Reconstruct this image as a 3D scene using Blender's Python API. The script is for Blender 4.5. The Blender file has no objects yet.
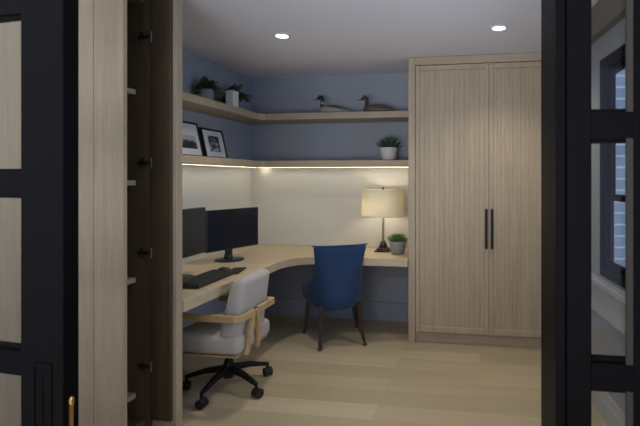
import bpy, bmesh, math, random
from mathutils import Vector, Matrix
random.seed(7)
PI = math.pi
sc = bpy.context.scene
COL = sc.collection

# ------------------------------------------------------------------ camera, world, lights, exposure
cam_d = bpy.data.cameras.new('camera'); cam = bpy.data.objects.new('camera', cam_d); COL.objects.link(cam)
cam.location = (0, 0, 1.43); cam.rotation_euler = (PI/2, 0, math.radians(8.53))
cam_d.sensor_width = 36.0; cam_d.lens = 450/640*36.0
cam_d.shift_x = -92.5/640; cam_d.shift_y = -35/640
cam_d.clip_start = 0.05
cam_d.dof.use_dof = True; cam_d.dof.focus_distance = 4.0; cam_d.dof.aperture_fstop = 7
sc.camera = cam
sc.view_settings.view_transform = 'Standard'; sc.view_settings.look = 'None'
sc.view_settings.gamma = 1.0; sc.view_settings.use_curve_mapping = False
sc.view_settings.exposure = 0.03

w = bpy.data.worlds.new('dusk_sky'); sc.world = w; w.use_nodes = True
bg = w.node_tree.nodes['Background']; bg.inputs[0].default_value = (0.66, 0.74, 1.0, 1); bg.inputs[1].default_value = 1.1

def light(name, kind, loc, energy, color, rot=(0,0,0), **kw):
    d = bpy.data.lights.new(name, kind); d.energy = energy; d.color = color
    for k, v in kw.items(): setattr(d, k, v)
    o = bpy.data.objects.new(name, d); COL.objects.link(o); o.location = loc; o.rotation_euler = rot
    return o
CEIL = 2.475
DOWN = [(-1.435, 3.12), (0.13, 3.18)]
WARM = (1.0, 0.90, 0.70); NEUT = (1.0, 0.91, 0.77)
# under-shelf LED strips
light('shelf_strip_light_left', 'AREA', (-2.25, 3.35, 1.534), 3.0, WARM, shape='RECTANGLE', size=0.02, size_y=1.85)
light('shelf_strip_light_back', 'AREA', (-1.40, 4.30, 1.534), 2.5, WARM, shape='RECTANGLE', size=1.5, size_y=0.02)
light('corner_led_light', 'POINT', (-2.22, 4.37, 1.524), 0.16, WARM, shadow_soft_size=0.01)
for x, y in DOWN:
    light('downlight_spot', 'SPOT', (x, y, CEIL-0.012), 42, NEUT, spot_size=math.radians(125), spot_blend=0.8, shadow_soft_size=0.05)
# ceiling lamps of the hall behind the camera
light('hall_lamp_light', 'AREA', (-0.9, -0.9, CEIL-0.03), 34, (1.0, 0.84, 0.68), shape='DISK', size=0.5)

# added fill behind the camera, aimed up, standing in for hall daylight
light('hall_fill_light', 'AREA', (-1.0, -1.6, 0.9), 62, (0.92, 0.95, 1.0), rot=(PI-math.radians(48), 0, 0), shape='RECTANGLE', size=2.4, size_y=1.2, spread=math.radians(100))
# daylight reaching the side window from the open side of the yard
light('yard_daylight', 'AREA', (2.3, 1.7, 1.7), 65, (0.62, 0.76, 1.0), rot=(0, PI/2, 0), shape='RECTANGLE', size=1.6, size_y=1.6)

# ------------------------------------------------------------------ materials
def new_mat(name):
    m = bpy.data.materials.new(name); m.use_nodes = True
    nt = m.node_tree; b = nt.nodes['Principled BSDF']
    return m, nt, b
def plain(name, col, rough=0.5, metal=0.0, noise=0.0, scale=30, bump=0.0, spec=0.5, sheen=0):
    m, nt, b = new_mat(name)
    b.inputs['Base Color'].default_value = (*col, 1); b.inputs['Roughness'].default_value = rough
    b.inputs['Metallic'].default_value = metal; b.inputs['Specular IOR Level'].default_value = spec
    if sheen: b.inputs['Sheen Weight'].default_value = sheen; b.inputs['Sheen Roughness'].default_value = 0.4
    tc = nt.nodes.new('ShaderNodeTexCoord'); n = nt.nodes.new('ShaderNodeTexNoise')
    n.inputs['Scale'].default_value = scale; n.inputs['Detail'].default_value = 4
    nt.links.new(tc.outputs['Object'], n.inputs['Vector'])
    if noise:
        r = nt.nodes.new('ShaderNodeMix'); r.data_type = 'RGBA'
        r.inputs[6].default_value = (*[c*(1-noise) for c in col], 1); r.inputs[7].default_value = (*[min(1, c*(1+noise)) for c in col], 1)
        nt.links.new(n.outputs['Fac'], r.inputs[0]); nt.links.new(r.outputs[2], b.inputs['Base Color'])
    if bump:
        bp = nt.nodes.new('ShaderNodeBump'); bp.inputs['Strength'].default_value = bump; bp.inputs['Distance'].default_value = 0.01
        nt.links.new(n.outputs['Fac'], bp.inputs['Height']); nt.links.new(bp.outputs['Normal'], b.inputs['Normal'])
    return m
def wood(name, a, bcol, axis='Z', rough=0.5, scale=22, stretch=0.05):
    m, nt, b = new_mat(name); b.inputs['Roughness'].default_value = rough
    tc = nt.nodes.new('ShaderNodeTexCoord'); mp = nt.nodes.new('ShaderNodeMapping')
    s = [1, 1, 1]; s['XYZ'.index(axis)] = stretch; mp.inputs['Scale'].default_value = s
    nt.links.new(tc.outputs['Object'], mp.inputs['Vector'])
    n1 = nt.nodes.new('ShaderNodeTexNoise'); n1.inputs['Scale'].default_value = scale; n1.inputs['Detail'].default_value = 6; n1.inputs['Roughness'].default_value = 0.6
    n2 = nt.nodes.new('ShaderNodeTexNoise'); n2.inputs['Scale'].default_value = scale*5; n2.inputs['Detail'].default_value = 3
    for n in (n1, n2): nt.links.new(mp.outputs['Vector'], n.inputs['Vector'])
    mx = nt.nodes.new('ShaderNodeMath'); mx.operation = 'MULTIPLY_ADD'; mx.inputs[1].default_value = 0.65
    h = nt.nodes.new('ShaderNodeMath'); h.operation = 'MULTIPLY'; h.inputs[1].default_value = 0.35
    nt.links.new(n2.outputs['Fac'], h.inputs[0]); nt.links.new(n1.outputs['Fac'], mx.inputs[0]); nt.links.new(h.outputs[0], mx.inputs[2])
    cr = nt.nodes.new('ShaderNodeValToRGB'); cr.color_ramp.elements[0].position = 0.36; cr.color_ramp.elements[1].position = 0.64
    cr.color_ramp.elements[0].color = (*a, 1); cr.color_ramp.elements[1].color = (*bcol, 1)
    nt.links.new(mx.outputs[0], cr.inputs['Fac']); nt.links.new(cr.outputs['Color'], b.inputs['Base Color'])
    return m
def emit(name, col, strength):
    m, nt, b = new_mat(name); b.inputs['Base Color'].default_value = (*col, 1)
    b.inputs['Emission Color'].default_value = (*col, 1); b.inputs['Emission Strength'].default_value = strength
    return m

OAK_A, OAK_B = (0.352, 0.284, 0.198), (0.442, 0.362, 0.258)
M = {}
M['oak'] = wood('oak_vertical', OAK_A, OAK_B, 'Z')
M['oak_x'] = wood('oak_along_x', OAK_A, OAK_B, 'X')
M['oak_y'] = wood('oak_along_y', OAK_A, OAK_B, 'Y')
M['oak_in'] = wood('oak_interior_shaded', (0.095, 0.067, 0.04), (0.14, 0.10, 0.062), 'Z')  # oak darkened: shade inside the cabinet put into the colour
M['oak_in_shaded'] = wood('oak_door_inside_shaded', (0.05, 0.034, 0.02), (0.085, 0.06, 0.036), 'Z')  # darker still, shade on the open door's inner face painted in
M['desk_wood'] = wood('oak_desk', (0.48, 0.39, 0.255), (0.57, 0.47, 0.32), 'X', 0.42, 18)
M['arm_wood'] = wood('ash_arm', (0.44, 0.29, 0.13), (0.58, 0.40, 0.20), 'Y', 0.4)
M['dark_wood'] = wood('walnut_leg', (0.022, 0.013, 0.010), (0.05, 0.028, 0.02), 'Z', 0.35)
M['wall_blue'] = plain('blue_grey_wall_paint', (0.315, 0.345, 0.395), 0.8, noise=0.03, scale=6)
M['wall_white'] = plain('pale_wall_paint', (0.50, 0.52, 0.53), 0.8, noise=0.02)
M['wall_right'] = plain('grey_side_wall_paint', (0.30, 0.31, 0.33), 0.8, noise=0.02)
M['pelmet'] = wood('dark_pelmet_oak', (0.13, 0.10, 0.07), (0.17, 0.13, 0.095), 'Y')
M['ceiling'] = plain('ceiling_paint', (0.70, 0.71, 0.80), 0.9, noise=0.02)
M['splash'] = plain('cream_backsplash', (0.64, 0.63, 0.575), 0.5, noise=0.03, scale=4)
M['base_paint'] = plain('baseboard_paint', (0.68, 0.69, 0.72), 0.5)
M['white_trim'] = plain('white_trim_paint', (0.42, 0.42, 0.42), 0.5)
M['black_paint'] = plain('black_door_paint', (0.004, 0.0042, 0.005), 0.45, noise=0.1, spec=0.03)
M['black_metal'] = plain('matte_black_metal', (0.008, 0.008, 0.009), 0.5, 0.0, spec=0.25)
M['black_plastic'] = plain('black_plastic', (0.014, 0.014, 0.016), 0.45, noise=0.1)
M['key_plastic'] = plain('key_plastic', (0.035, 0.036, 0.04), 0.5)
M['screen'] = plain('monitor_glass_off', (0.006, 0.010, 0.020), 0.25, spec=0.3)
M['taupe'] = plain('taupe_edge_strip', (0.036, 0.034, 0.030), 0.7, spec=0.1)
M['brass'] = plain('brass', (0.62, 0.42, 0.16), 0.3, 1.0)
M['brass_aged'] = plain('aged_brass', (0.33, 0.28, 0.20), 0.4, 1.0, noise=0.15)
M['steel'] = plain('nickel_steel', (0.45, 0.44, 0.42), 0.3, 1.0)
M['hinge'] = plain('bronze_hinge', (0.06, 0.05, 0.04), 0.4, 0.8)
M['cream_fabric'] = plain('cream_boucle', (0.44, 0.41, 0.37), 0.95, noise=0.10, scale=120, bump=0.25, sheen=0.2)
M['blue_velvet'] = plain('royal_blue_velvet', (0.010, 0.042, 0.12), 0.75, noise=0.25, scale=9, sheen=0.12)
M['pot_white'] = plain('white_ceramic', (0.62, 0.62, 0.63), 0.45)
M['pot_grey'] = plain('grey_concrete', (0.26, 0.27, 0.27), 0.85, noise=0.12, scale=40)
M['pot_brown'] = plain('taupe_pot', (0.20, 0.175, 0.15), 0.85, noise=0.15)
M['soil'] = plain('potting_soil', (0.03, 0.022, 0.015), 0.95, noise=0.3)
M['leaf'] = plain('fern_leaf', (0.085, 0.15, 0.055), 0.5, noise=0.4, scale=25)
M['leaf_dark'] = plain('dark_leaf', (0.045, 0.10, 0.045), 0.5, noise=0.35, scale=25)
M['leaf_pale'] = plain('succulent_leaf', (0.13, 0.22, 0.08), 0.45, noise=0.3, scale=25)
M['mat_board'] = plain('white_mat_board', (0.62, 0.64, 0.67), 0.7)
M['frame_black'] = plain('black_frame', (0.012, 0.012, 0.014), 0.35)
M['rubber'] = plain('caster_rubber', (0.01, 0.01, 0.011), 0.6)
M['lamp_black'] = plain('black_lamp_base', (0.012, 0.011, 0.010), 0.3)
M['led'] = emit('led_strip_glow', (1.0, 0.90, 0.72), 1.2)
M['down_glow'] = emit('downlight_glow', (1.0, 0.95, 0.88), 9.0)
M['white_ring'] = plain('downlight_trim', (0.7, 0.7, 0.72), 0.5)
M['duck_brown'] = plain('duck_brown_paint', (0.10, 0.085, 0.06), 0.5, noise=0.5, scale=45)
M['duck_white'] = plain('duck_white_paint', (0.30, 0.28, 0.25), 0.5, noise=0.4, scale=45)
M['duck_black'] = plain('duck_black_paint', (0.02, 0.02, 0.02), 0.4)
M['duck_head'] = plain('duck_head_brown', (0.045, 0.03, 0.022), 0.5, noise=0.3)

def shade_mat():
    m, nt, b = new_mat('linen_shade')
    out = nt.nodes['Material Output']; tr = nt.nodes.new('ShaderNodeBsdfTranslucent'); mix = nt.nodes.new('ShaderNodeMixShader')
    b.inputs['Base Color'].default_value = (0.78, 0.74, 0.62, 1); b.inputs['Roughness'].default_value = 0.9
    tr.inputs['Color'].default_value = (0.88, 0.83, 0.68, 1); mix.inputs[0].default_value = 0.35
    nt.links.new(b.outputs[0], mix.inputs[1]); nt.links.new(tr.outputs[0], mix.inputs[2]); nt.links.new(mix.outputs[0], out.inputs[0])
    return m
M['shade'] = shade_mat()
def glass_mat():
    m = bpy.data.materials.new('clear_pane_glass'); m.use_nodes = True; nt = m.node_tree; nt.nodes.clear()
    out = nt.nodes.new('ShaderNodeOutputMaterial'); t = nt.nodes.new('ShaderNodeBsdfTransparent'); g = nt.nodes.new('ShaderNodeBsdfGlossy')
    t.inputs[0].default_value = (0.84, 0.86, 0.87, 1); g.inputs['Roughness'].default_value = 0.03
    lw = nt.nodes.new('ShaderNodeLayerWeight'); lw.inputs['Blend'].default_value = 0.5; pw = nt.nodes.new('ShaderNodeMath'); pw.operation = 'POWER'; pw.inputs[1].default_value = 4.0
    f = nt.nodes.new('ShaderNodeMath'); f.operation = 'MULTIPLY_ADD'; f.inputs[1].default_value = 0.3; f.inputs[2].default_value = 0.02
    nt.links.new(lw.outputs['Facing'], pw.inputs[0]); nt.links.new(pw.outputs[0], f.inputs[0]); mx = nt.nodes.new('ShaderNodeMixShader')
    nt.links.new(f.outputs[0], mx.inputs[0]); nt.links.new(t.outputs[0], mx.inputs[1]); nt.links.new(g.outputs[0], mx.inputs[2]); nt.links.new(mx.outputs[0], out.inputs[0])
    return m
M['glass'] = glass_mat()
def floor_mat():
    m, nt, b = new_mat('oak_plank_floor'); b.inputs['Roughness'].default_value = 0.42
    tc = nt.nodes.new('ShaderNodeTexCoord'); br = nt.nodes.new('ShaderNodeTexBrick')
    br.inputs['Scale'].default_value = 1.0; br.inputs['Brick Width'].default_value = 1.7; br.inputs['Row Height'].default_value = 0.185
    br.inputs['Mortar Size'].default_value = 0.001; br.inputs['Mortar Smooth'].default_value = 0.3; br.offset = 0.37
    br.inputs['Color1'].default_value = (0.0, 0.0, 0.0, 1); br.inputs['Color2'].default_value = (1, 1, 1, 1); br.inputs['Mortar'].default_value = (0.3, 0.3, 0.3, 1)
    nt.links.new(tc.outputs['Object'], br.inputs['Vector'])
    mp = nt.nodes.new('ShaderNodeMapping'); mp.inputs['Scale'].default_value = (0.09, 1, 1); nt.links.new(tc.outputs['Object'], mp.inputs['Vector'])
    n = nt.nodes.new('ShaderNodeTexNoise'); n.inputs['Scale'].default_value = 14; n.inputs['Detail'].default_value = 6; nt.links.new(mp.outputs[0], n.inputs['Vector'])
    cr = nt.nodes.new('ShaderNodeValToRGB')
    cr.color_ramp.elements[0].color = (0.37, 0.305, 0.185, 1); cr.color_ramp.elements[1].color = (0.61, 0.51, 0.345, 1)
    mix = nt.nodes.new('ShaderNodeMath'); mix.operation = 'MULTIPLY_ADD'; mix.inputs[1].default_value = 0.50
    h = nt.nodes.new('ShaderNodeMath'); h.operation = 'MULTIPLY'; h.inputs[1].default_value = 0.50
    nt.links.new(n.outputs['Fac'], h.inputs[0]); nt.links.new(br.outputs['Color'], mix.inputs[0]); nt.links.new(h.outputs[0], mix.inputs[2])
    nt.links.new(mix.outputs[0], cr.inputs['Fac'])
    dk = nt.nodes.new('ShaderNodeMix'); dk.data_type = 'RGBA'; dk.inputs[7].default_value = (0.28, 0.22, 0.15, 1)
    nt.links.new(br.outputs['Fac'], dk.inputs[0]); nt.links.new(cr.outputs['Color'], dk.inputs[6]); nt.links.new(dk.outputs[2], b.inputs['Base Color'])
    return m
M['floor'] = floor_mat()
def brick_mat():
    m, nt, b = new_mat('painted_brick'); b.inputs['Roughness'].default_value = 0.85
    tc = nt.nodes.new('ShaderNodeTexCoord'); sx = nt.nodes.new('ShaderNodeSeparateXYZ'); mp = nt.nodes.new('ShaderNodeCombineXYZ'); nt.links.new(tc.outputs['Object'], sx.inputs[0])
    nt.links.new(sx.outputs['X'], mp.inputs['X']); nt.links.new(sx.outputs['Z'], mp.inputs['Y'])
    br = nt.nodes.new('ShaderNodeTexBrick'); br.inputs['Scale'].default_value = 1; br.inputs['Brick Width'].default_value = 0.21; br.inputs['Row Height'].default_value = 0.075
    br.inputs['Mortar Size'].default_value = 0.006
    br.inputs['Color1'].default_value = (0.26, 0.28, 0.33, 1); br.inputs['Color2'].default_value = (0.36, 0.38, 0.43, 1); br.inputs['Mortar'].default_value = (0.62, 0.64, 0.68, 1)
    nt.links.new(mp.outputs[0], br.inputs['Vector']); nt.links.new(br.outputs['Color'], b.inputs['Base Color'])
    return m
M['brick'] = brick_mat()
def photo_mat(name, kind):
    # small monochrome landscape print, made from noise
    m, nt, b = new_mat(name); b.inputs['Roughness'].default_value = 0.35
    tc = nt.nodes.new('ShaderNodeTexCoord'); n = nt.nodes.new('ShaderNodeTexNoise'); n.inputs['Scale'].default_value = 3.5 if kind else 5; n.inputs['Detail'].default_value = 8
    nt.links.new(tc.outputs['Generated'], n.inputs['Vector']); sp = nt.nodes.new('ShaderNodeSeparateXYZ'); nt.links.new(tc.outputs['Generated'], sp.inputs[0])
    a = nt.nodes.new('ShaderNodeMath'); a.operation = 'MULTIPLY_ADD'; a.inputs[1].default_value = 0.55 if kind else 1.0
    nt.links.new(n.outputs['Fac'], a.inputs[0]); z = nt.nodes.new('ShaderNodeMath'); z.operation = 'MULTIPLY'; z.inputs[1].default_value = 0.35 if kind else -0.15
    nt.links.new(sp.outputs['Z'], z.inputs[0]); nt.links.new(z.outputs[0], a.inputs[2])
    cr = nt.nodes.new('ShaderNodeValToRGB'); cr.color_ramp.elements[0].position = 0.40; cr.color_ramp.elements[1].position = 0.56
    cr.color_ramp.elements[0].color = (0.03, 0.032, 0.036, 1); cr.color_ramp.elements[1].color = (0.40, 0.42, 0.45, 1)
    nt.links.new(a.outputs[0], cr.inputs['Fac']); nt.links.new(cr.outputs['Color'], b.inputs['Base Color'])
    return m
M['print_a'] = photo_mat('print_treeline', 1); M['print_b'] = photo_mat('print_snowy_scene', 0)

# ------------------------------------------------------------------ mesh helpers
def BM(): return bmesh.new()
def box(bm, x0, x1, y0, y1, z0, z1, bev=0.0, seg=1, mtx=None):
    r = bmesh.ops.create_cube(bm, size=1.0); vs = r['verts']
    for v in vs: v.co = Vector(((x0+x1)/2+v.co.x*(x1-x0), (y0+y1)/2+v.co.y*(y1-y0), (z0+z1)/2+v.co.z*(z1-z0)))
    if bev:
        es = list({e for v in vs for e in v.link_edges})
        g = bmesh.ops.bevel(bm, geom=es, offset=bev, segments=seg, profile=0.5, affect='EDGES')
        vs = list({v for f in g['faces'] for v in f.verts} | {v for v in vs if v.is_valid})
    if mtx:
        for v in vs: v.co = mtx @ v.co
    return vs
def lathe(bm, prof, n=32, c=(0,0), sx=1, sy=1):
    rings = []
    for r, z in prof:
        rings.append([bm.verts.new((c[0]+r*sx*math.cos(2*PI*i/n), c[1]+r*sy*math.sin(2*PI*i/n), z)) for i in range(n)])
    for a, b in zip(rings, rings[1:]):
        for i in range(n): bm.faces.new((a[i], a[(i+1)%n], b[(i+1)%n], b[i]))
    bm.faces.new(list(reversed(rings[0]))); bm.faces.new(rings[-1])
def frame_at(d):
    d = d.normalized(); up = Vector((0,0,1)) if abs(d.z) < 0.95 else Vector((0,1,0))
    s = d.cross(up).normalized(); return s, s.cross(d).normalized()
def sweep(bm, pts, rad, n=12, sq=False):
    """tube along points; rad scalar, list, or list of (rs, ru)"""
    pts = [Vector(p) for p in pts]; rings = []; N = len(pts)
    for i, p in enumerate(pts):
        d = (pts[min(i+1, N-1)]-pts[max(i-1, 0)]); s, u = frame_at(d)
        r = rad[i] if isinstance(rad, list) else rad
        rs, ru = r if isinstance(r, tuple) else (r, r)
        if sq: co = [(-1,-1),(1,-1),(1,1),(-1,1)]
        else: co = [(math.cos(2*PI*k/n), math.sin(2*PI*k/n)) for k in range(n)]
        rings.append([bm.verts.new(p+s*a*rs+u*b*ru) for a, b in co])
    for a, b in zip(rings, rings[1:]):
        m = len(a)
        for k in range(m): bm.faces.new((a[k], a[(k+1)%m], b[(k+1)%m], b[k]))
    bm.faces.new(list(reversed(rings[0]))); bm.faces.new(rings[-1])
def prism(bm, poly, z0, z1):
    lo = [bm.verts.new((x, y, z0)) for x, y in poly]; hi = [bm.verts.new((x, y, z1)) for x, y in poly]
    n = len(poly); bm.faces.new(list(reversed(lo))); bm.faces.new(hi)
    for i in range(n): bm.faces.new((lo[i], lo[(i+1)%n], hi[(i+1)%n], hi[i]))
def obj(name, bm, mat, parent=None, smooth=False, loc=None, rot=None, subd=0, bevel=0, angle=40):
    bmesh.ops.recalc_face_normals(bm, faces=bm.faces)
    me = bpy.data.meshes.new(name); bm.to_mesh(me); bm.free(); me.materials.append(M[mat] if isinstance(mat, str) else mat)
    o = bpy.data.objects.new(name, me); COL.objects.link(o)
    if parent: o.parent = parent
    if loc: o.location = loc
    if rot: o.rotation_euler = rot
    if bevel:
        b = o.modifiers.new('bevel', 'BEVEL'); b.width = bevel; b.segments = 2; b.limit_method = 'ANGLE'
    if subd:
        s = o.modifiers.new('subd', 'SUBSURF'); s.levels = subd; s.render_levels = subd
    if smooth or subd:
        for p in me.polygons: p.use_smooth = True
        if not subd:
            me.set_sharp_from_angle(angle=math.radians(angle))
    return o
def thing(name, label, cat, loc=(0,0,0), rotz=0, group=None):
    o = bpy.data.objects.new(name, None); COL.objects.link(o); o.empty_display_size = 0.1
    o.location = loc; o.rotation_euler = (0, 0, rotz); o['label'] = label; o['category'] = cat
    if group: o['group'] = group
    return o
def tag(o, label, cat, group=None):
    o['label'] = label; o['category'] = cat
    if group: o['group'] = group
    return o
def struct(name, bm, mat, label=None, **kw):
    o = obj(name, bm, mat, **kw); o['kind'] = 'structure'
    if label: o['label'] = label
    return o

# ------------------------------------------------------------------ the room shell
WL, WB = -2.39, 4.44          # left wall face, back wall face
b = BM(); box(b, -2.75, 1.9, -2.6, 4.6, -0.08, 0); struct('floor', b, 'floor', 'light oak plank floor running across the office')
b = BM(); box(b, -2.75, 1.9, -2.6, 4.6, CEIL, CEIL+0.1); struct('ceiling', b, 'ceiling', 'plain pale ceiling with recessed lights')
b = BM(); box(b, WL-0.12, 1.0, WB, WB+0.14, 0, CEIL); struct('wall_back', b, 'wall_blue', 'blue grey back wall')
b = BM(); box(b, WL-0.14, WL, 1.945, WB, 0, CEIL); struct('wall_left', b, 'wall_blue', 'blue grey left wall')
b = BM(); box(b, -2.75, -2.62, -2.6, 2.40, 0, CEIL); struct('wall_hall_left', b, 'wall_white')
b = BM(); box(b, 1.75, 1.9, -2.6, 0.92, 0, CEIL); struct('wall_hall_right', b, 'wall_white')
# right wall, a little out of square, with a window opening
WANG = math.radians(6)
WM = Matrix.Translation((0.716, 3.01, 0)) @ Matrix.Rotation(WANG, 4, 'Z')    # local: y along the wall, +x out of the room
wy0, wy1, wz0, wz1 = -1.45, -0.14, 0.845, 2.14
b = BM()
for a in ((wy1, 0.86, 0, CEIL), (-1.88, wy0, 0, CEIL), (wy0, wy1, 0, wz0), (wy0, wy1, wz1, CEIL)):
    box(b, 0, 0.075, a[0], a[1], a[2], a[3], mtx=WM)
struct('wall_right', b, 'wall_right', 'pale right wall with a black framed window')
b = BM(); box(b, -0.012, -0.0005, -1.88, 0.80, 0, 0.17, mtx=WM); box(b, -0.018, -0.012, -1.88, 0.80, 0, 0.12, mtx=WM); struct('baseboard_right', b, 'white_trim')
b = BM(); box(b, -0.05, -0.0005, -1.88, 0.75, 2.29, CEIL-0.001, mtx=WM); struct('trim_1', b, 'pelmet', 'wood pelmet board along the top of the right wall')
b = BM(); box(b, -0.06, -0.0005, wy0-0.1, 0.60, 0.79, 0.825, 0.004, mtx=WM); box(b, -0.025, -0.0005, wy0-0.06, 0.60, 0.61, 0.789, mtx=WM)
struct('trim_2', b, 'white_trim', 'white sill board and apron under the window')
# window: frame, sashes, panes
win = bpy.data.objects.new('window_1', None); COL.objects.link(win); win.matrix_world = WM; win['kind'] = 'structure'; win['label'] = 'black framed sash window looking onto brick'
b = BM()
for a in ((wy0, wy0+0.045, wz0, wz1), (wy1-0.045, wy1, wz0, wz1), (wy0+0.045, wy1-0.045, wz0, wz0+0.06), (wy0+0.045, wy1-0.045, wz1-0.06, wz1)):
    box(b, -0.012, 0.055, *a)
obj('window_frame', b, 'black_paint', win)
for z0, z1, x0 in ((wz0+0.06, 1.335, 0.0), (1.30, wz1-0.06, 0.0285)):
    b = BM(); y0, y1 = wy0+0.045, wy1-0.045
    for a in ((y0, y0+0.022, z0, z1), (y1-0.022, y1, z0, z1), (y0+0.022, y1-0.022, z0, z0+0.035), (y0+0.022, y1-0.022, z1-0.035, z1)):
        box(b, x0, x0+0.028, *a)
    s = obj('sash', b, 'black_paint', win)
    b = BM(); box(b, x0+0.011, x0+0.017, y0+0.022, y1-0.022, z0+0.035, z1-0.035); obj('window_pane', b, 'glass', s)
# brick wall outside
b = BM(); box(b, 0.80, 2.6, 3.12, 3.30, 0, 3.0)
struct('wall_outside', b, 'brick', 'painted brick wall outside the window')
b = BM(); box(b, 1.9, 6, -1.5, 3.1, -0.1, 0); struct('ground', b, 'pot_grey', 'paving outside')
# baseboards
b = BM(); box(b, WL+0.0005, WL+0.016, 2.327, WB-0.016, 0, 0.18); struct('baseboard_left', b, 'base_paint')
b = BM(); box(b, WL+0.0005, -0.64, WB-0.016, WB-0.0005, 0, 0.18); struct('baseboard_back', b, 'wall_blue')
# door header and wall parts around the glazed doors
b = BM(); box(b, -2.62, 1.75, 1.0, 1.16, 2.43, CEIL); struct('trim_3', b, 'black_paint', 'black head frame over the glazed doors')
b = BM(); box(b, 0.78, 1.75, 0.92, 1.08, 0, 2.43); struct('wall_front', b, 'wall_white')
b = BM(); box(b, 0.151, 0.1705, 0.94, 1.16, 0, 2.43, 0.002); struct('trim_4', b, 'black_paint', 'black door post right of the opening')

# ------------------------------------------------------------------ glazed black doors
def glazed_door(name, label, W, H, T, stl, str_, muntin_z, mh, vert, loc, rz, bot=0.22, top=0.10):
    r = bpy.data.objects.new(name, None); COL.objects.link(r); r.location = loc; r.rotation_euler = (0, 0, rz)
    r['kind'] = 'structure'; r['label'] = label
    b = BM(); box(b, 0, stl, 0, T, 0.008, H, 0.002); obj('stile', b, 'black_paint', r)
    b = BM(); box(b, W-str_, W, 0, T, 0.008, H, 0.002); obj('stile', b, 'black_paint', r)
    b = BM(); box(b, stl, W-str_, 0, T, 0.008, bot); obj('rail', b, 'black_paint', r)
    b = BM(); box(b, stl, W-str_, 0, T, H-top, H); obj('rail', b, 'black_paint', r)
    for z in muntin_z:
        b = BM(); box(b, stl, W-str_, 0.003, T-0.003, z-mh/2, z+mh/2); box(b, stl, W-str_, 0.012, T-0.012, z-mh/2-0.008, z+mh/2+0.008); obj('muntin', b, 'black_paint', r)
    for x0, x1 in vert:
        b = BM(); box(b, x0, x1, 0.001, T-0.001, bot, H-top); obj('muntin', b, 'black_paint', r)
    b = BM(); box(b, stl, W-str_, T/2-0.003, T/2+0.003, bot, H-top); obj('glass_pane', b, 'glass', r)
    return r
# left leaf: its local x runs along the leaf, right corner at (-1.025, 0.976)
A = math.radians(5.6); LW = 0.82
ux, uy = math.cos(A), -math.sin(A)
dl = glazed_door('door_1', 'black framed glazed door leaf at the left with flush pull', LW, 2.40, 0.043, 0.12, 0.138, [0.955, 1.416, 1.884, 0.50], 0.060, [(0.30, 0.33)],
                 (-1.025-LW*ux, 0.976-LW*uy, 0), -A)
# flush pull recess plate and brass edge bolt
b = BM()
for a in ((-0.105, -0.098, 0.60, 0.965), (-0.050, -0.043, 0.60, 0.965), (-0.098, -0.050, 0.955, 0.965), (-0.098, -0.050, 0.60, 0.61)):
    box(b, LW+a[0]+0.01, LW+a[1]+0.01, -0.003, 0.002, a[2], a[3])
fp = obj('flush_pull', b, 'black_paint', dl)
b = BM(); box(b, LW-0.084, LW-0.062, -0.0025, 0.0, 0.62, 0.93, 0.001); obj('pull_recess', b, 'black_paint', fp)
b = BM(); box(b, LW, LW+0.0025, 0.016, 0.026, 0.45, 0.855); lathe(b, [(0.004, 0.855), (0.0065, 0.862), (0.0065, 0.872), (0.003, 0.878)], 12, c=(LW+0.002, 0.021)); obj('edge_bolt', b, 'brass', dl)
glazed_door('door_2', 'black framed glazed leaf at the right, seen in front of the window', 0.60, 2.40, 0.040, 0.047, 0.06, [0.50, 1.0365, 1.534, 2.03], 0.052,
            [(0.125, 0.158), (0.30, 0.33), (0.43, 0.46)], (0.172, 0.935, 0), 0)
for z0, z1 in ((0.531, 1.010), (1.063, 1.508), (1.560, 2.002)):
    b = BM(); box(b, 0.2845, 0.2968, 0.936, 0.944, z0, z1); o = obj('pane_edge_strip', b, 'taupe', bpy.data.objects['door_2'], loc=(-0.172, -0.935, 0)); o['label'] = 'taupe strip at the pane edge'  # thin taupe strip added along the pane edge

# ------------------------------------------------------------------ left tall cabinet
XE = -1.683; YN, YF2 = 1.918, 2.25
cab = thing('tall_cabinet', 'tall light oak cabinet at the left standing open, showing shelves and hinges', 'cabinet', (-2.02, 2.10, 0))
ox, oy = 2.02, -2.10
def cbox(b, x0, x1, y0, y1, z0, z1, bev=0): box(b, x0+ox, x1+ox, y0+oy, y1+oy, z0, z1, bev)
CT = CEIL-0.004
b = BM(); cbox(b, -2.61, -1.845, YN, YN+0.025, 0, CT, 0.001); obj('side_panel', b, 'oak', cab)
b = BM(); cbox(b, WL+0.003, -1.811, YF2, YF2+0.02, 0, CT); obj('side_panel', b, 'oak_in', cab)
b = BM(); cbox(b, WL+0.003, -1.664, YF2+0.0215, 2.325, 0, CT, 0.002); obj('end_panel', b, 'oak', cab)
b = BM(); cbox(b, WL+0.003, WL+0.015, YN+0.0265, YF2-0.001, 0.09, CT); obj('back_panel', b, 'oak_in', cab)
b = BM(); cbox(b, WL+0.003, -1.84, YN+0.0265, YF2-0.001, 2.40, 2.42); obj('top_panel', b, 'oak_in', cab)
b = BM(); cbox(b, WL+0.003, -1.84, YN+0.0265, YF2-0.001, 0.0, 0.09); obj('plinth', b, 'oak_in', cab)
for z in (0.22, 0.863, 1.403, 1.908):
    b = BM(); cbox(b, WL+0.016, -1.895, YN+0.0265, YF2-0.001, z-0.014, z+0.014, 0.001); obj('shelf', b, 'oak_y', cab)
b = BM(); cbox(b, -1.843, XE, YN, YN+0.025, 0.09, 2.44, 0.001); obj('door', b, 'oak', cab)
dr = BM(); cbox(dr, -1.809, XE, YF2, YF2+0.02, 0.09, 2.44, 0.001); dr = obj('door', dr, 'oak_in_shaded', cab)
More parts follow.
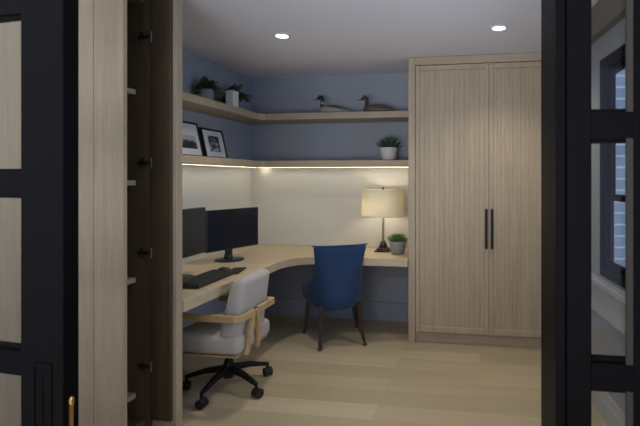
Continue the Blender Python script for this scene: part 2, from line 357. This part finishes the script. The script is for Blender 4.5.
for z in (0.387, 1.015, 1.512, 2.212):
    b = BM(); hx = 0.064; Y = YF2
    cbox(b, -1.928+hx, -1.910+hx, Y-0.006, Y-0.0005, z-0.030, z+0.030, 0.002); cbox(b, -1.945+hx, -1.885+hx, Y-0.009, Y-0.0005, z-0.009, z+0.009, 0.002)
    lathe(b, [(0.007, z-0.024), (0.007, z-0.012)], 10, c=(-1.919+hx+ox, Y-0.008+oy)); cbox(b, -1.89+hx, -1.866+hx, Y-0.014, Y-0.004, z-0.007, z+0.007, 0.001)
    obj('hinge', b, 'hinge', cab)
    b = BM(); cbox(b, -1.866+hx, -1.858+hx, Y-0.007, Y-0.0005, z-0.030, z+0.030, 0.001); obj('hinge_cup', b, 'steel', dr)

# ------------------------------------------------------------------ wardrobe
WF = 3.85; XL, XR = -0.613, 0.572
wr = thing('wardrobe', 'tall built-in oak wardrobe with two grooved doors right of the desk', 'wardrobe', ((XL+XR)/2, WF, 0))
ox, oy = -(XL+XR)/2, -WF
b = BM(); cbox(b, XL, XL+0.058, WF, WB-0.002, 0, CT, 0.001); obj('side_panel', b, 'oak', wr)
b = BM(); cbox(b, XR+0.002, XR+0.03, WF, WB-0.002, 0, CT, 0.001); obj('side_panel', b, 'oak', wr)
b = BM(); cbox(b, XL+0.059, XR+0.001, WF, WF+0.04, 2.405, CT, 0.001); obj('top_filler', b, 'oak_x', wr)
b = BM(); cbox(b, XL+0.059, XR+0.001, WF+0.045, WF+0.06, 0.0, 0.095); obj('plinth', b, 'oak_x', wr)
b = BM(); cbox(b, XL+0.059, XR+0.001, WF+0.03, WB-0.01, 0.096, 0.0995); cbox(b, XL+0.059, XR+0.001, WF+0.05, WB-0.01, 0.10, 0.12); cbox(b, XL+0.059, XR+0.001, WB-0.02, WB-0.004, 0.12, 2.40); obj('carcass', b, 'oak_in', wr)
def wdoor(x0, x1, hx, hinge_left):
    fr = 0.034; z0, z1 = 0.10, 2.40; T = 0.022
    b = BM()
    cbox(b, x0, x0+fr, WF, WF+T, z0, z1, 0.0015); cbox(b, x1-fr, x1, WF, WF+T, z0, z1, 0.0015)
    cbox(b, x0+fr, x1-fr, WF, WF+T, z0, z0+0.055, 0.005); cbox(b, x0+fr, x1-fr, WF, WF+T, z1-0.045, z1, 0.004)
    d = obj('door', b, 'oak', wr)
    # inner panel with shallow v grooves
    b = BM(); xa, xb = x0+fr, x1-fr; n = 13; pts = []; g = 0.004
    for i in range(n+1):
        x = xa+(xb-xa)*i/n
        if i: pts.append((x-g, 0.0)) 
        if 0 < i < n: pts.append((x, 0.0022))
        if i < n: pts.append((x+g, 0.0))
    yb = WF+0.009
    poly = [(x+ox, yb+y+oy) for x, y in pts]+[(xb-g+ox, WF+0.018+oy), (xa+g+ox, WF+0.018+oy)]
    prism(b, poly, z0+0.056, z1-0.046)
    cbox(b, xa, xa+g+0.001, yb, WF+0.018, z0+0.056, z1-0.046); cbox(b, xb-g-0.001, xb, yb, WF+0.018, z0+0.056, z1-0.046)
    obj('grooved_panel', b, 'oak', d)
    b = BM(); cbox(b, hx, hx+0.022, WF-0.034, WF-0.022, 0.835, 1.17, 0.002)
    for z in (0.87, 1.135): cbox(b, hx+0.006, hx+0.016, WF-0.022, WF-0.0005, z-0.006, z+0.006)
    h = obj('handle', b, 'black_metal', d); h['label'] = 'black bar handle'
XM = 0.0745
wdoor(XL+0.062, XM-0.0015, 0.041, True)
wdoor(XM+0.0015, XR, 0.088, False)

# ------------------------------------------------------------------ backsplash, shelves, LED strips
b = BM(); box(b, WL+0.0005, WL+0.012, 2.327, WB-0.0125, 0.735, 1.536); o = obj('backsplash_panel', b, 'splash'); tag(o, 'cream backsplash panel on the left wall above the desk', 'wall panel')
b = BM(); box(b, WL+0.0005, XL-0.001, WB-0.012, WB-0.0005, 0.735, 1.536); o = obj('backsplash_panel', b, 'splash'); tag(o, 'cream backsplash panel on the back wall behind the lamp', 'wall panel')
def lshelf(name, label, z0, z1):
    XF, YF = -2.10, 4.085; b = BM(); c = 0.05
    prism(b, [(WL+0.0005, 2.327), (XF, 2.327), (XF, YF-c), (XF+c*0.35, YF-c*0.35), (XF+c, YF), (XL-0.002, YF), (XL-0.002, WB-0.0005), (WL+0.0005, WB-0.0005)], z0, z1)
    o = obj(name, b, 'oak_x', bevel=0.002); return tag(o, label, 'shelf')
lshelf('wall_shelf', 'upper oak corner shelf holding ferns and two duck decoys', 1.990, 2.050)
ls = lshelf('wall_shelf', 'lower oak corner shelf with a glowing light strip underneath', 1.538, 1.596)
b = BM(); box(b, -2.256, -2.244, 2.35, 4.28, 1.5335, 1.5378); o = obj('led_strip', b, 'led', ls)
b = BM(); box(b, -2.24, XL-0.02, 4.294, 4.306, 1.5335, 1.5378); o = obj('led_strip', b, 'led', ls)

# ------------------------------------------------------------------ desk
DF, DY = -1.655, 3.80; R = 0.27
poly = [(WL+0.001, 2.327), (DF, 2.327)]
for i in range(13):
    t = PI - (PI/2)*i/12
    poly.append((DF+R+R*math.cos(t), DY-R+R*math.sin(t)))
poly += [(XL-0.002, DY), (XL-0.002, WB-0.001), (WL+0.001, WB-0.001)]
b = BM(); prism(b, poly, 0.669, 0.733)
desk = thing('corner_desk', 'L-shaped light oak worktop running along left and back walls', 'desk', (-2.0, 3.9, 0))
o = obj('desktop', b, 'desk_wood', desk, bevel=0.002, loc=(2.0, -3.9, 0))
b = BM(); box(b, -2.36, -2.30, 2.5, 4.30, 0.61, 0.6685); box(b, -2.3, XL-0.02, 4.36, 4.42, 0.61, 0.6685); obj('support_rail', b, 'oak_y', desk, loc=(2.0, -3.9, 0))

# ------------------------------------------------------------------ downlights
for i, (x, y) in enumerate(DOWN):
    t = thing('ceiling_downlight', ['recessed round ceiling light nearer the left wall', 'recessed round ceiling light in front of the wardrobe'][i], 'ceiling light', (x, y, CEIL), 0, 'recessed ceiling lights')
    b = BM(); n = 40
    prof = [(0.043, -0.001), (0.062, -0.001), (0.062, -0.006), (0.046, -0.008)]
    rings = [[b.verts.new((r*math.cos(2*PI*k/n), r*math.sin(2*PI*k/n), z)) for k in range(n)] for r, z in prof]
    for q in range(4):
        a, c = rings[q], rings[(q+1) % 4]
        for k in range(n): b.faces.new((a[k], a[(k+1)%n], c[(k+1)%n], c[k]))
    obj('trim_ring', b, 'white_ring', t, smooth=True)
    b = BM(); lathe(b, [(0.040, -0.005), (0.040, -0.001)], 32); obj('lens', b, 'down_glow', t)

# ------------------------------------------------------------------ blue chair
def make_blue_chair(loc, rz):
    t = thing('side_chair', 'royal blue velvet chair with curved back and dark wooden legs at the desk', 'chair', loc, rz)
    prof = [(0.29, 0.17, -0.15, 0.20), (0.31, 0.215, -0.20, 0.30), (0.345, 0.258, -0.238, 0.42), (0.40, 0.284, -0.262, 0.49), (0.47, 0.288, -0.270, 0.46), (0.53, 0.268, -0.272, 0.30), (0.58, 0.226, -0.278, 0.14),
            (0.64, 0.202, -0.285, 0.075), (0.74, 0.210, -0.30, 0.05), (0.84, 0.224, -0.325, 0.04), (0.875, 0.228, -0.335, 0.04)]
    b = BM(); n = 18; outer = []; inner = []
    for z, wd, yb, wrap in prof:
        ro, ri = [], []
        for i in range(n+1):
            s = -1+2*i/n
            x = wd*(math.sin(s*PI/2)*0.55+s*0.45); y = yb+wrap*(abs(s)**2.6)
            th = 0.055 if z < 0.86 else 0.045
            ro.append(b.verts.new((x, y, z)))
            fx = 1-th/wd
            ri.append(b.verts.new((x*fx, y+th*(1-abs(s)**3), z + (0.0))))
        outer.append(ro); inner.append(ri)
    def skin(g, flip):
        for a, c in zip(g, g[1:]):
            for i in range(n):
                f = (a[i], a[i+1], c[i+1], c[i]); b.faces.new(tuple(reversed(f)) if flip else f)
    skin(outer, False); skin(inner, True)
    for a, c in zip(outer, inner):
        pass
    for i in range(n):
        b.faces.new((outer[-1][i], outer[-1][i+1], inner[-1][i+1], inner[-1][i])); b.faces.new((inner[0][i], inner[0][i+1], outer[0][i+1], outer[0][i]))
    for j in range(len(prof)-1):
        b.faces.new((outer[j][0], outer[j+1][0], inner[j+1][0], inner[j][0])); b.faces.new((inner[j][n], inner[j+1][n], outer[j+1][n], outer[j][n]))
    back = obj('backrest', b, 'blue_velvet', t, subd=1)
    b = BM(); sweep(b, [(0.228*(math.sin(s*PI/2)*0.55+s*0.45), -0.332+0.04*abs(s)**2.6, 0.875) for s in [-1+i/8 for i in range(17)]], 0.006, 8); obj('piping', b, 'blue_velvet', back, smooth=True)
    # underside shell and seat cushion
    def pad(b, levels):
        rings = []
        for z, k in levels:
            pts = []
            for i in range(17):
                q = -1+i/8; x = 0.236*(math.sin(q*PI/2)*0.55+q*0.45); y = -0.215+0.36*abs(q)**2.6
                pts.append((x, y))
            pts += [(0.236, 0.22), (0.215, 0.275), (0.16, 0.29), (0, 0.295), (-0.16, 0.29), (-0.215, 0.275), (-0.236, 0.22)]
            rings.append([b.verts.new((x*k, 0.03+(y-0.03)*k, z)) for x, y in pts])
        for a_, c_ in zip(rings, rings[1:]):
            m = len(a_)
            for i in range(m): b.faces.new((a_[i], a_[(i+1)%m], c_[(i+1)%m], c_[i]))
        b.faces.new(list(reversed(rings[0]))); b.faces.new(rings[-1])
    b = BM(); pad(b, [(0.312, 0.90), (0.318, 0.95), (0.375, 0.97)]); obj('seat_rail', b, 'blue_velvet', t, smooth=True, angle=70)
    b = BM(); pad(b, [(0.3755, 0.95), (0.39, 1.0), (0.44, 1.0), (0.465, 0.95), (0.475, 0.85)]); obj('seat', b, 'blue_velvet', t, smooth=True, angle=70)
    for s in (-1, 1):
        b = BM(); sweep(b, [(s*0.205, 0.205, 0.33), (s*0.22, 0.215, 0.18), (s*0.245, 0.235, 0)], [0.021, 0.018, 0.012], sq=True); obj('leg', b, 'dark_wood', t, bevel=0.002)
        b = BM(); k = 1.12 if s > 0 else 0.82; sweep(b, [(k*s*0.168, -0.165, 0.35), (k*s*0.173, -0.178, 0.22), (k*s*0.183, -0.203, 0.10), (k*s*0.196, -0.24, 0.0)], [0.022, 0.020, 0.017, 0.014], sq=True); obj('leg', b, 'dark_wood', t, bevel=0.002)
    return t
make_blue_chair((-1.275, 3.85, 0), math.radians(27))

# ------------------------------------------------------------------ office chair
def make_office_chair(loc, rz):
    t = thing('office_chair', 'cream upholstered swivel chair with wooden arms on black casters', 'office chair', loc, rz)
    b = BM(); box(b, -0.225, 0.225, -0.225, 0.27, 0.302, 0.428, 0.045, 5); obj('seat', b, 'cream_fabric', t, smooth=True)
    b = BM(); box(b, -0.212, 0.212, -0.20, 0.255, 0.290, 0.3015, 0.003); obj('seat_frame', b, 'arm_wood', t)
    # back cushion: rounded slab, slightly leaning and tapering upward
    b = BM(); vs = box(b, -0.205, 0.190, -0.055, 0.055, 0.0, 0.40, 0.042, 5)
    for v in b.verts:
        k = v.co.z/0.40; v.co.x *= 1-0.06*k*k; v.co.y = v.co.y*(1.25-0.35*k)+0.03-0.075*k-0.015*(1-(v.co.x/0.21)**2)
    obj('backrest', b, 'cream_fabric', t, smooth=True, loc=(-0.004, -0.150, 0.388))
    # wooden arm loops, each with its own strut
    for s, x1, x2 in ((-1, -0.085, -0.155), (1, -0.030, -0.010)):
        b = BM()
        path = [((0.238 if s < 0 else 0.208)*s, 0.17, 0.548), ((0.238 if s < 0 else 0.208)*s, -0.02, 0.548), ((0.238 if s < 0 else 0.208)*s, -0.205, 0.548), (s*0.210, -0.240, 0.548)] 
        end = x1
        path += [(end, -0.250, 0.552)]
        sweep(b, path, [(0.014, 0.018), (0.016, 0.021), (0.016, 0.023), (0.014, 0.023), (0.014, 0.023)], sq=True)
        a = obj('armrest', b, 'arm_wood', t, bevel=0.004)
        b = BM(); sweep(b, [(x1, -0.247, 0.56), (x1+(x2-x1)*0.5, -0.250, 0.44), (x2, -0.238, 0.296)], [(0.022, 0.012), (0.02, 0.012), (0.017, 0.011)], sq=True)
        obj('strut', b, 'arm_wood', a, bevel=0.004)
    b = BM(); lathe(b, [(0.05, 0.278), (0.06, 0.2895)], 20); lathe(b, [(0.024, 0.11), (0.024, 0.28)], 20, c=(0, -0.022)); lathe(b, [(0.034, 0.075), (0.034, 0.17), (0.028, 0.19)], 20, c=(0, -0.022)); obj('gas_column', b, 'black_metal', t, smooth=True)
    ph = math.radians(-94) - rz; bo = Vector((0.0, -0.022, 0))
    for k in range(5):
        a = ph+k*2*PI/5; d = Vector((math.cos(a), math.sin(a), 0))
        b = BM(); sweep(b, [bo+d*0.02+Vector((0,0,0.135)), bo+d*0.15+Vector((0,0,0.122)), bo+d*0.272+Vector((0,0,0.088))], [(0.020, 0.020), (0.016, 0.016), (0.011, 0.012)], sq=True)
        lathe(b, [(0.009, 0.055), (0.011, 0.098)], 12, c=(d.x*0.275, d.y*0.275+bo.y)); leg = obj('base_leg', b, 'black_metal', t, bevel=0.004)
        # twin wheel caster
        p = Vector((-d.y, d.x, 0)); c = bo+d*0.280+p*0.006+Vector((0,0,0.0305))
        b = BM()
        for s in (-1, 1):
            q = d*s; cc = c+q*0.017
            sweep(b, [cc-q*0.013, cc-q*0.010, cc+q*0.010, cc+q*0.013], [0.024, 0.0300, 0.0300, 0.022], 20)
        sweep(b, [c-d*0.004, c+d*0.004], 0.026, 16)
        obj('caster', b, 'rubber', leg, smooth=True)
    return t
make_office_chair((-1.718, 2.85, 0), math.radians(90))

# ------------------------------------------------------------------ monitors
def make_monitor(loc, rz, label, up=0.0):
    t = thing('computer_monitor', label, 'monitor', loc, rz, 'monitors on the desk')       # local: screen faces -y
    b = BM(); box(b, -0.262, 0.262, -0.012, 0.022, 0.10+up, 0.437+up, 0.004, 2); box(b, -0.13, 0.13, 0.022, 0.045, 0.18+up, 0.36+up, 0.01, 2); obj('bezel', b, 'black_plastic', t)
    b = BM(); box(b, -0.257, 0.257, -0.0135, -0.0118, 0.112+up, 0.432+up); obj('screen', b, 'screen', t)
    b = BM(); box(b, -0.032, 0.032, 0.046, 0.066, 0.008, 0.26+up, 0.004, 2); lathe(b, [(0.036, 0.008), (0.036, 0.03), (0.030, 0.05)], 24, c=(0, 0.06)); obj('stand', b, 'black_plastic', t)
    b = BM(); lathe(b, [(0.118, 0.0008), (0.120, 0.005), (0.114, 0.010), (0.02, 0.012)], 40, c=(0, 0.045)); obj('stand_base', b, 'black_plastic', t, smooth=True)
    return t
ang = math.atan2(3.78-3.288, -1.974+2.149)
make_monitor((-2.061, 3.534, 0.734), ang, 'black switched-off monitor near the corner of the desk')
make_monitor((-2.030, 2.83, 0.734), math.radians(91.5), 'black monitor partly hidden behind the tall cabinet end', 0.042)

# keyboard
kb = thing('keyboard', 'black keyboard lying on the desk before the monitors', 'keyboard', (-1.835, 2.80, 0.734), math.radians(92))
b = BM(); 
poly = [(-0.085, 0.002), (0.085, 0.002), (0.085, 0.030), (0.075, 0.032), (-0.080, 0.012), (-0.085, 0.010)]
lo = [b.verts.new((-0.215, y, z)) for y, z in poly]; hi = [b.verts.new((0.215, y, z)) for y, z in poly]
b.faces.new(lo); b.faces.new(list(reversed(hi)))
for i in range(6): b.faces.new((lo[i], lo[(i+1)%6], hi[(i+1)%6], hi[i]))
obj('case', b, 'black_plastic', kb, bevel=0.001)
b = BM()
for r in range(5):
    y = -0.062+r*0.0275; z = 0.014+(y+0.08)*0.128
    n = 15 if r else 9
    for k in range(n):
        wk = 0.40/n; x = -0.20+wk*(k+0.5)
        box(b, x-wk/2+0.0015, x+wk/2-0.0015, y-0.0115, y+0.0115, z-0.001, z+0.006)
o = obj('keys', b, 'key_plastic', kb); o['kind'] = 'stuff'
# mouse and small dark case
ms = thing('computer_mouse', 'black mouse at the far end of the keyboard', 'mouse', (-1.90, 3.135, 0.734), math.radians(75))
b = BM(); bmesh.ops.create_uvsphere(b, u_segments=24, v_segments=14, radius=1.0)
for v in b.verts: v.co = Vector((v.co.x*0.036, v.co.y*0.062, max(0.0, v.co.z)*0.024+0.001))
obj('body', b, 'black_plastic', ms, smooth=True)
b = BM(); lathe(b, [(0.003, 0.020), (0.0065, 0.022), (0.0065, 0.025), (0.003, 0.027)], 12, c=(0, 0.022)); obj('scroll_wheel', b, 'key_plastic', ms, smooth=True)
b = BM(); box(b, -0.045, 0.045, -0.10, 0.10, 0, 0.012, 0.004, 2); o = obj('device_case', b, 'black_plastic', loc=(-1.795, 3.12, 0.734), rot=(0, 0, math.radians(12))); tag(o, 'thin flat black case lying beside the mouse', 'case')

# ------------------------------------------------------------------ table lamp
lp = thing('table_lamp', 'table lamp with cream drum shade, brass stem and black stepped base', 'lamp', (-0.912, 4.195, 0.734))
b = BM(); box(b, -0.070, 0.070, -0.070, 0.070, 0, 0.014, 0.002); box(b, -0.052, 0.052, -0.052, 0.052, 0.014, 0.032, 0.003); obj('base', b, 'lamp_black', lp)
b = BM(); box(b, -0.034, 0.034, -0.034, 0.034, 0.032, 0.056, 0.003); lathe(b, [(0.036, 0.056), (0.036, 0.070), (0.026, 0.076), (0.024, 0.088), (0.018, 0.094)], 28); obj('foot', b, 'lamp_black', lp, smooth=True)
b = BM(); lathe(b, [(0.012, 0.094), (0.012, 0.345), (0.009, 0.352), (0.009, 0.40)], 24); lathe(b, [(0.018, 0.094), (0.018, 0.104)], 24); lathe(b, [(0.018, 0.33), (0.018, 0.342)], 24); obj('stem', b, 'brass_aged', lp, smooth=True)
b = BM(); n = 64; rings = []
for r, z in ((0.206, 0.335), (0.196, 0.585), (0.194, 0.585), (0.204, 0.335)):
    rings.append([b.verts.new((r*math.cos(2*PI*k/n), r*math.sin(2*PI*k/n), z)) for k in range(n)])
for q in range(4):
    a, c = rings[q], rings[(q+1) % 4]
    for k in range(n): b.faces.new((a[k], a[(k+1)%n], c[(k+1)%n], c[k]))
sh = obj('lamp_shade', b, 'shade', lp, smooth=True)
for r, z in ((0.2065, 0.335), (0.1965, 0.579)):
    b = BM(); rr = [[b.verts.new((q*math.cos(2*PI*k/n), q*math.sin(2*PI*k/n), zz)) for k in range(n)] for q, zz in ((r+.001, z), (r+.001, z+.006), (r-.003, z+.006), (r-.003, z))]
    for q in range(4):
        a, c = rr[q], rr[(q+1) % 4]
        for k in range(n): b.faces.new((a[k], a[(k+1)%n], c[(k+1)%n], c[k]))
    obj('shade_trim', b, 'shade', sh, smooth=True)
b = BM(); sweep(b, [(-0.192, 0, 0.575), (0.192, 0, 0.575)], 0.002, 6); sweep(b, [(0, -0.192, 0.575), (0, 0.192, 0.575)], 0.002, 6); sweep(b, [(0, 0, 0.40), (0, 0, 0.59)], 0.003, 8)
obj('shade_carrier', b, 'brass_aged', lp)
b = BM(); lathe(b, [(0.004, 0.585), (0.012, 0.594), (0.012, 0.600), (0.005, 0.608)], 16); obj('finial', b, 'lamp_black', lp, smooth=True)
b = BM(); bmesh.ops.create_uvsphere(b, u_segments=16, v_segments=10, radius=0.028); bulb = obj('bulb', b, emit('bulb_glow', (1.0, 0.72, 0.42), 2.0), lp, smooth=True, loc=(0, 0, 0.44))
light('lamp_bulb_light', 'POINT', (-0.912-0.05, 4.195-0.05, 0.734+0.42), 2.1, (1.0, 0.87, 0.68), shadow_soft_size=0.03)

# ------------------------------------------------------------------ plants
def leaf_blade(b, p, d, L, wd, droop, nrm=Vector((0,0,1)), n=4):
    """a thin curved leaf with thickness-free double face, folded along the midrib"""
    d = d.normalized(); side = d.cross(nrm)
    if side.length < 1e-4: side = Vector((1,0,0))
    side.normalize(); prev = None
    for i in range(n+1):
        t = i/n; c = p+d*L*t+Vector((0,0,-droop*t*t)); ww = wd*math.sin(PI*min(0.97, 0.12+0.86*t))
        row = (b.verts.new(c-side*ww+Vector((0,0,ww*0.3))), b.verts.new(c), b.verts.new(c+side*ww+Vector((0,0,ww*0.3))))
        if prev:
            b.faces.new((prev[0], prev[1], row[1], row[0])); b.faces.new((prev[1], prev[2], row[2], row[1]))
        prev = row
def pot_round(t, mat, r0, r1, h):
    b = BM(); lathe(b, [(r0*0.9, 0.0), (r0, 0.006), (r0*0.45+r1*0.55, h*0.5), (r1, h-0.004), (r1-0.002, h), (r1-0.010, h), (r1-0.012, h-0.018)], 36); obj('pot', b, mat, t, smooth=True)
    b = BM(); lathe(b, [(r1-0.013, h-0.017), (r1-0.013, h-0.012)], 24); obj('soil', b, 'soil', t)
def fern(t, z, mat, nf, L, seed, droop=0.10, lean=(0, 0), wl=0.020, xlim=None, el0=0.25):
    rnd = random.Random(seed); b = BM()
    for k in range(nf):
        a = rnd.uniform(0, 2*PI); el = rnd.uniform(el0, 1.45); l = L*rnd.uniform(0.6, 1.1)
        if xlim is not None and math.cos(a)*math.cos(el) < 0: l *= xlim
        d = Vector((math.cos(a)*math.cos(el)+lean[0], math.sin(a)*math.cos(el)+lean[1], math.sin(el))).normalized()
        dr = droop*rnd.uniform(0.4, 1.3); m = 9; prev = None
        p0 = Vector((rnd.uniform(-.015, .015), rnd.uniform(-.015, .015), z))
        for i in range(1, m+1):
            s = i/m; p = p0+d*l*s+Vector((0,0,-dr*s*s)); tan = (d*l+Vector((0,0,-2*dr*s))).normalized(); sd = tan.cross(Vector((0,0,1))).normalized()
            for q in (-1, 1): leaf_blade(b, p, (sd*q+tan*0.6), wl*2.0*(1.15-s*0.75), wl*0.36, 0.006, n=2)
            if prev: 
                w2 = sd*0.0012; b.faces.new((b.verts.new(prev-w2), b.verts.new(prev+w2), b.verts.new(p+w2), b.verts.new(p-w2)))
            prev = p
    o = obj('foliage', b, mat, t); return o
ZS = 2.051
p = thing('potted_fern', 'bushy fern spilling from a round grey pot on the upper shelf', 'plant', (-2.285, 3.485, ZS)); pot_round(p, 'pot_grey', 0.058, 0.072, 0.125); fern(p, 0.125, 'leaf', 130, 0.132, 3, 0.055, xlim=0.6, wl=0.027)
p = thing('potted_plant', 'small leafy plant in a white square planter on the upper shelf', 'plant', (-2.145, 3.66, ZS))
b = BM(); box(b, -0.036, 0.036, -0.045, 0.045, 0, 0.14, 0.004, 2); pb = obj('pot', b, 'pot_white', p)
b = BM(); box(b, -0.028, 0.028, -0.037, 0.037, 0.1405, 0.143); obj('soil', b, 'soil', p)
fern(p, 0.142, 'leaf_dark', 18, 0.045, 5, 0.015, lean=(-0.1, 0.0))
p = thing('potted_fern', 'dark fern in a small taupe pot, nearest the shelf corner', 'plant', (-2.255, 3.855, ZS)); pot_round(p, 'pot_brown', 0.048, 0.062, 0.11); fern(p, 0.105, 'leaf', 150, 0.19, 11, 0.09, xlim=0.6, wl=0.026, el0=0.5)
def succulent(t, z, mat, R_, n, seed, up=0.5, wl=0.012):
    rnd = random.Random(seed); b = BM()
    for k in range(n):
        f = k/n; a = k*2.39996; el = 0.15+1.25*(1-f)*up*1.6+rnd.uniform(-.1, .1); l = R_*(0.55+0.5*f)
        d = Vector((math.cos(a)*math.cos(el), math.sin(a)*math.cos(el), math.sin(el)))
        c = Vector((d.x*0.012, d.y*0.012, z)); rs = []
        s, u = frame_at(d)
        pts = [c, c+d*l*0.35, c+d*l*0.75, c+d*l+Vector((0,0,0.006))]
        sweep(b, pts, [(wl*0.5, wl*0.25), (wl, wl*0.4), (wl*0.8, wl*0.3), (wl*0.08, wl*0.06)], 6)
    return obj('foliage', b, mat, t, smooth=True)
p = thing('potted_agave', 'spiky green plant in a white pot on the lower shelf', 'plant', (-0.868, 4.25, 1.597)); pot_round(p, 'pot_white', 0.066, 0.088, 0.125); succulent(p, 0.115, 'leaf_dark', 0.145, 80, 2, 1.0, 0.012)
p = thing('potted_succulent', 'rounded succulent in a grey pot beside the lamp', 'plant', (-0.752, 4.085, 0.734)); pot_round(p, 'pot_grey', 0.060, 0.078, 0.118); succulent(p, 0.112, 'leaf_pale', 0.102, 90, 9, 0.72, 0.013)

# ------------------------------------------------------------------ framed pictures leaning on the left wall
def picture(loc, W, H, label, mat, border, rz=0.0):
    t = thing('picture_frame', label, 'picture', loc, PI/2+rz, 'framed pictures on the lower shelf')   # local x along the wall, -y into the room
    tilt = math.radians(-13); Rm = Matrix.Rotation(tilt, 4, 'X')
    fw = 0.016
    b = BM()
    for a in ((-W/2, W/2, 0, fw), (-W/2, W/2, H-fw, H)): box(b, a[0], a[1], -0.011, 0.011, a[2], a[3], 0.001, 1, Rm)
    for a in ((-W/2, -W/2+fw), (W/2-fw, W/2)): box(b, a[0], a[1], -0.011, 0.011, fw, H-fw, 0, 1, Rm)
    obj('frame', b, 'frame_black', t)
    b = BM(); box(b, -W/2+fw, W/2-fw, -0.004, 0.004, fw, H-fw, 0, 1, Rm); obj('mat_board', b, 'mat_board', t)
    bx, bz0, bz1 = border
    b = BM(); box(b, -W/2+bx, W/2-bx, -0.0055, -0.0042, bz0, H-bz1, 0, 1, Rm); obj('print', b, mat, t)
    return t
picture((-2.297, 3.675, 1.599), 0.33, 0.268, 'framed black and white print with wide white mat, second from the left on the shelf', 'print_b', (0.085, 0.062, 0.062))
picture((-2.292, 3.29, 1.599), 0.36, 0.295, 'larger framed treeline photograph partly hidden by the tall cabinet', 'print_a', (0.06, 0.07, 0.115))

# ------------------------------------------------------------------ duck decoys (local: bill points to -x)
def decoy(loc, label, body_m, head_m, back_m, L, neck):
    t = thing('duck_decoy', label, 'decoy', loc, 0, 'duck decoys on the upper shelf')
    def loft(b, secs, n=16, flat=True):
        rings = []
        for x, zc, ry, rz_ in secs:
            rings.append([b.verts.new((x, ry*math.cos(2*PI*k/n), max(0.001, zc+rz_*math.sin(2*PI*k/n)))) for k in range(n)])
        for a, c in zip(rings, rings[1:]):
            for k in range(n): b.faces.new((a[k], a[(k+1)%n], c[(k+1)%n], c[k]))
        b.faces.new(rings[0]); b.faces.new(list(reversed(rings[-1])))
    b = BM(); s = L/0.32
    loft(b, [(-0.125*s, 0.030, 0.010, 0.012), (-0.115*s, 0.036, 0.032, 0.034), (-0.085*s, 0.036, 0.048, 0.046), (-0.03*s, 0.034, 0.056, 0.050), (0.04*s, 0.032, 0.054, 0.045), (0.10*s, 0.029, 0.040, 0.033), (0.15*s, 0.024, 0.024, 0.019), (0.195*s, 0.014, 0.010, 0.005)])
    body = obj('body', b, body_m, t, smooth=True)
    b = BM(); loft(b, [(-0.06*s, 0.072, 0.014, 0.008), (-0.03*s, 0.072, 0.038, 0.0150), (0.04*s, 0.066, 0.042, 0.0160), (0.10*s, 0.050, 0.032, 0.0155), (0.16*s, 0.024, 0.014, 0.009), (0.20*s, 0.015, 0.005, 0.004)])
    obj('wings', b, back_m, body, smooth=True)
    z0 = 0.045; hz = z0+neck
    b = BM(); sweep(b, [(-0.105*s, 0, 0.035), (-0.100*s, 0, 0.065), (-0.094*s, 0, hz-0.025), (-0.100*s, 0, hz), (-0.118*s, 0, hz+0.010), (-0.136*s, 0, hz-0.002), (-0.148*s, 0, hz-0.012)], [(0.026, 0.026), (0.018, 0.020), (0.018, 0.020), (0.021, 0.024), (0.021, 0.023), (0.014, 0.016), (0.006, 0.007)], 16)
    head = obj('head', b, head_m, t, smooth=True)
    b = BM(); sweep(b, [(-0.140*s, 0, hz-0.006), (-0.165*s, 0, hz-0.014), (-0.192*s, 0, hz-0.018)], [(0.008, 0.006), (0.006, 0.004), (0.003, 0.002)], 10); obj('bill', b, 'duck_black', t, smooth=True)
    for q in (-1, 1):
        b = BM(); bmesh.ops.create_uvsphere(b, u_segments=8, v_segments=6, radius=0.003); obj('eye', b, 'duck_white', head, smooth=True, loc=(-0.122*s, q*0.0205, hz+0.012))
    return t, head
d1, h1 = decoy((-1.432, 4.22, ZS), 'black and white duck decoy with a long thin bill, left one', 'duck_white', 'duck_black', 'duck_head', 0.31, 0.115)
b = BM(); sweep(b, [(-0.0905, 0, 0.100), (-0.0875, 0, 0.122)], [(0.0190, 0.0205), (0.0200, 0.0215)], 16); o = obj('neck_patch', b, 'duck_white', d1, smooth=True)
decoy((-0.980, 4.22, ZS), 'brown duck decoy with a shorter neck, right one', 'duck_brown', 'duck_head', 'duck_brown', 0.33, 0.100)
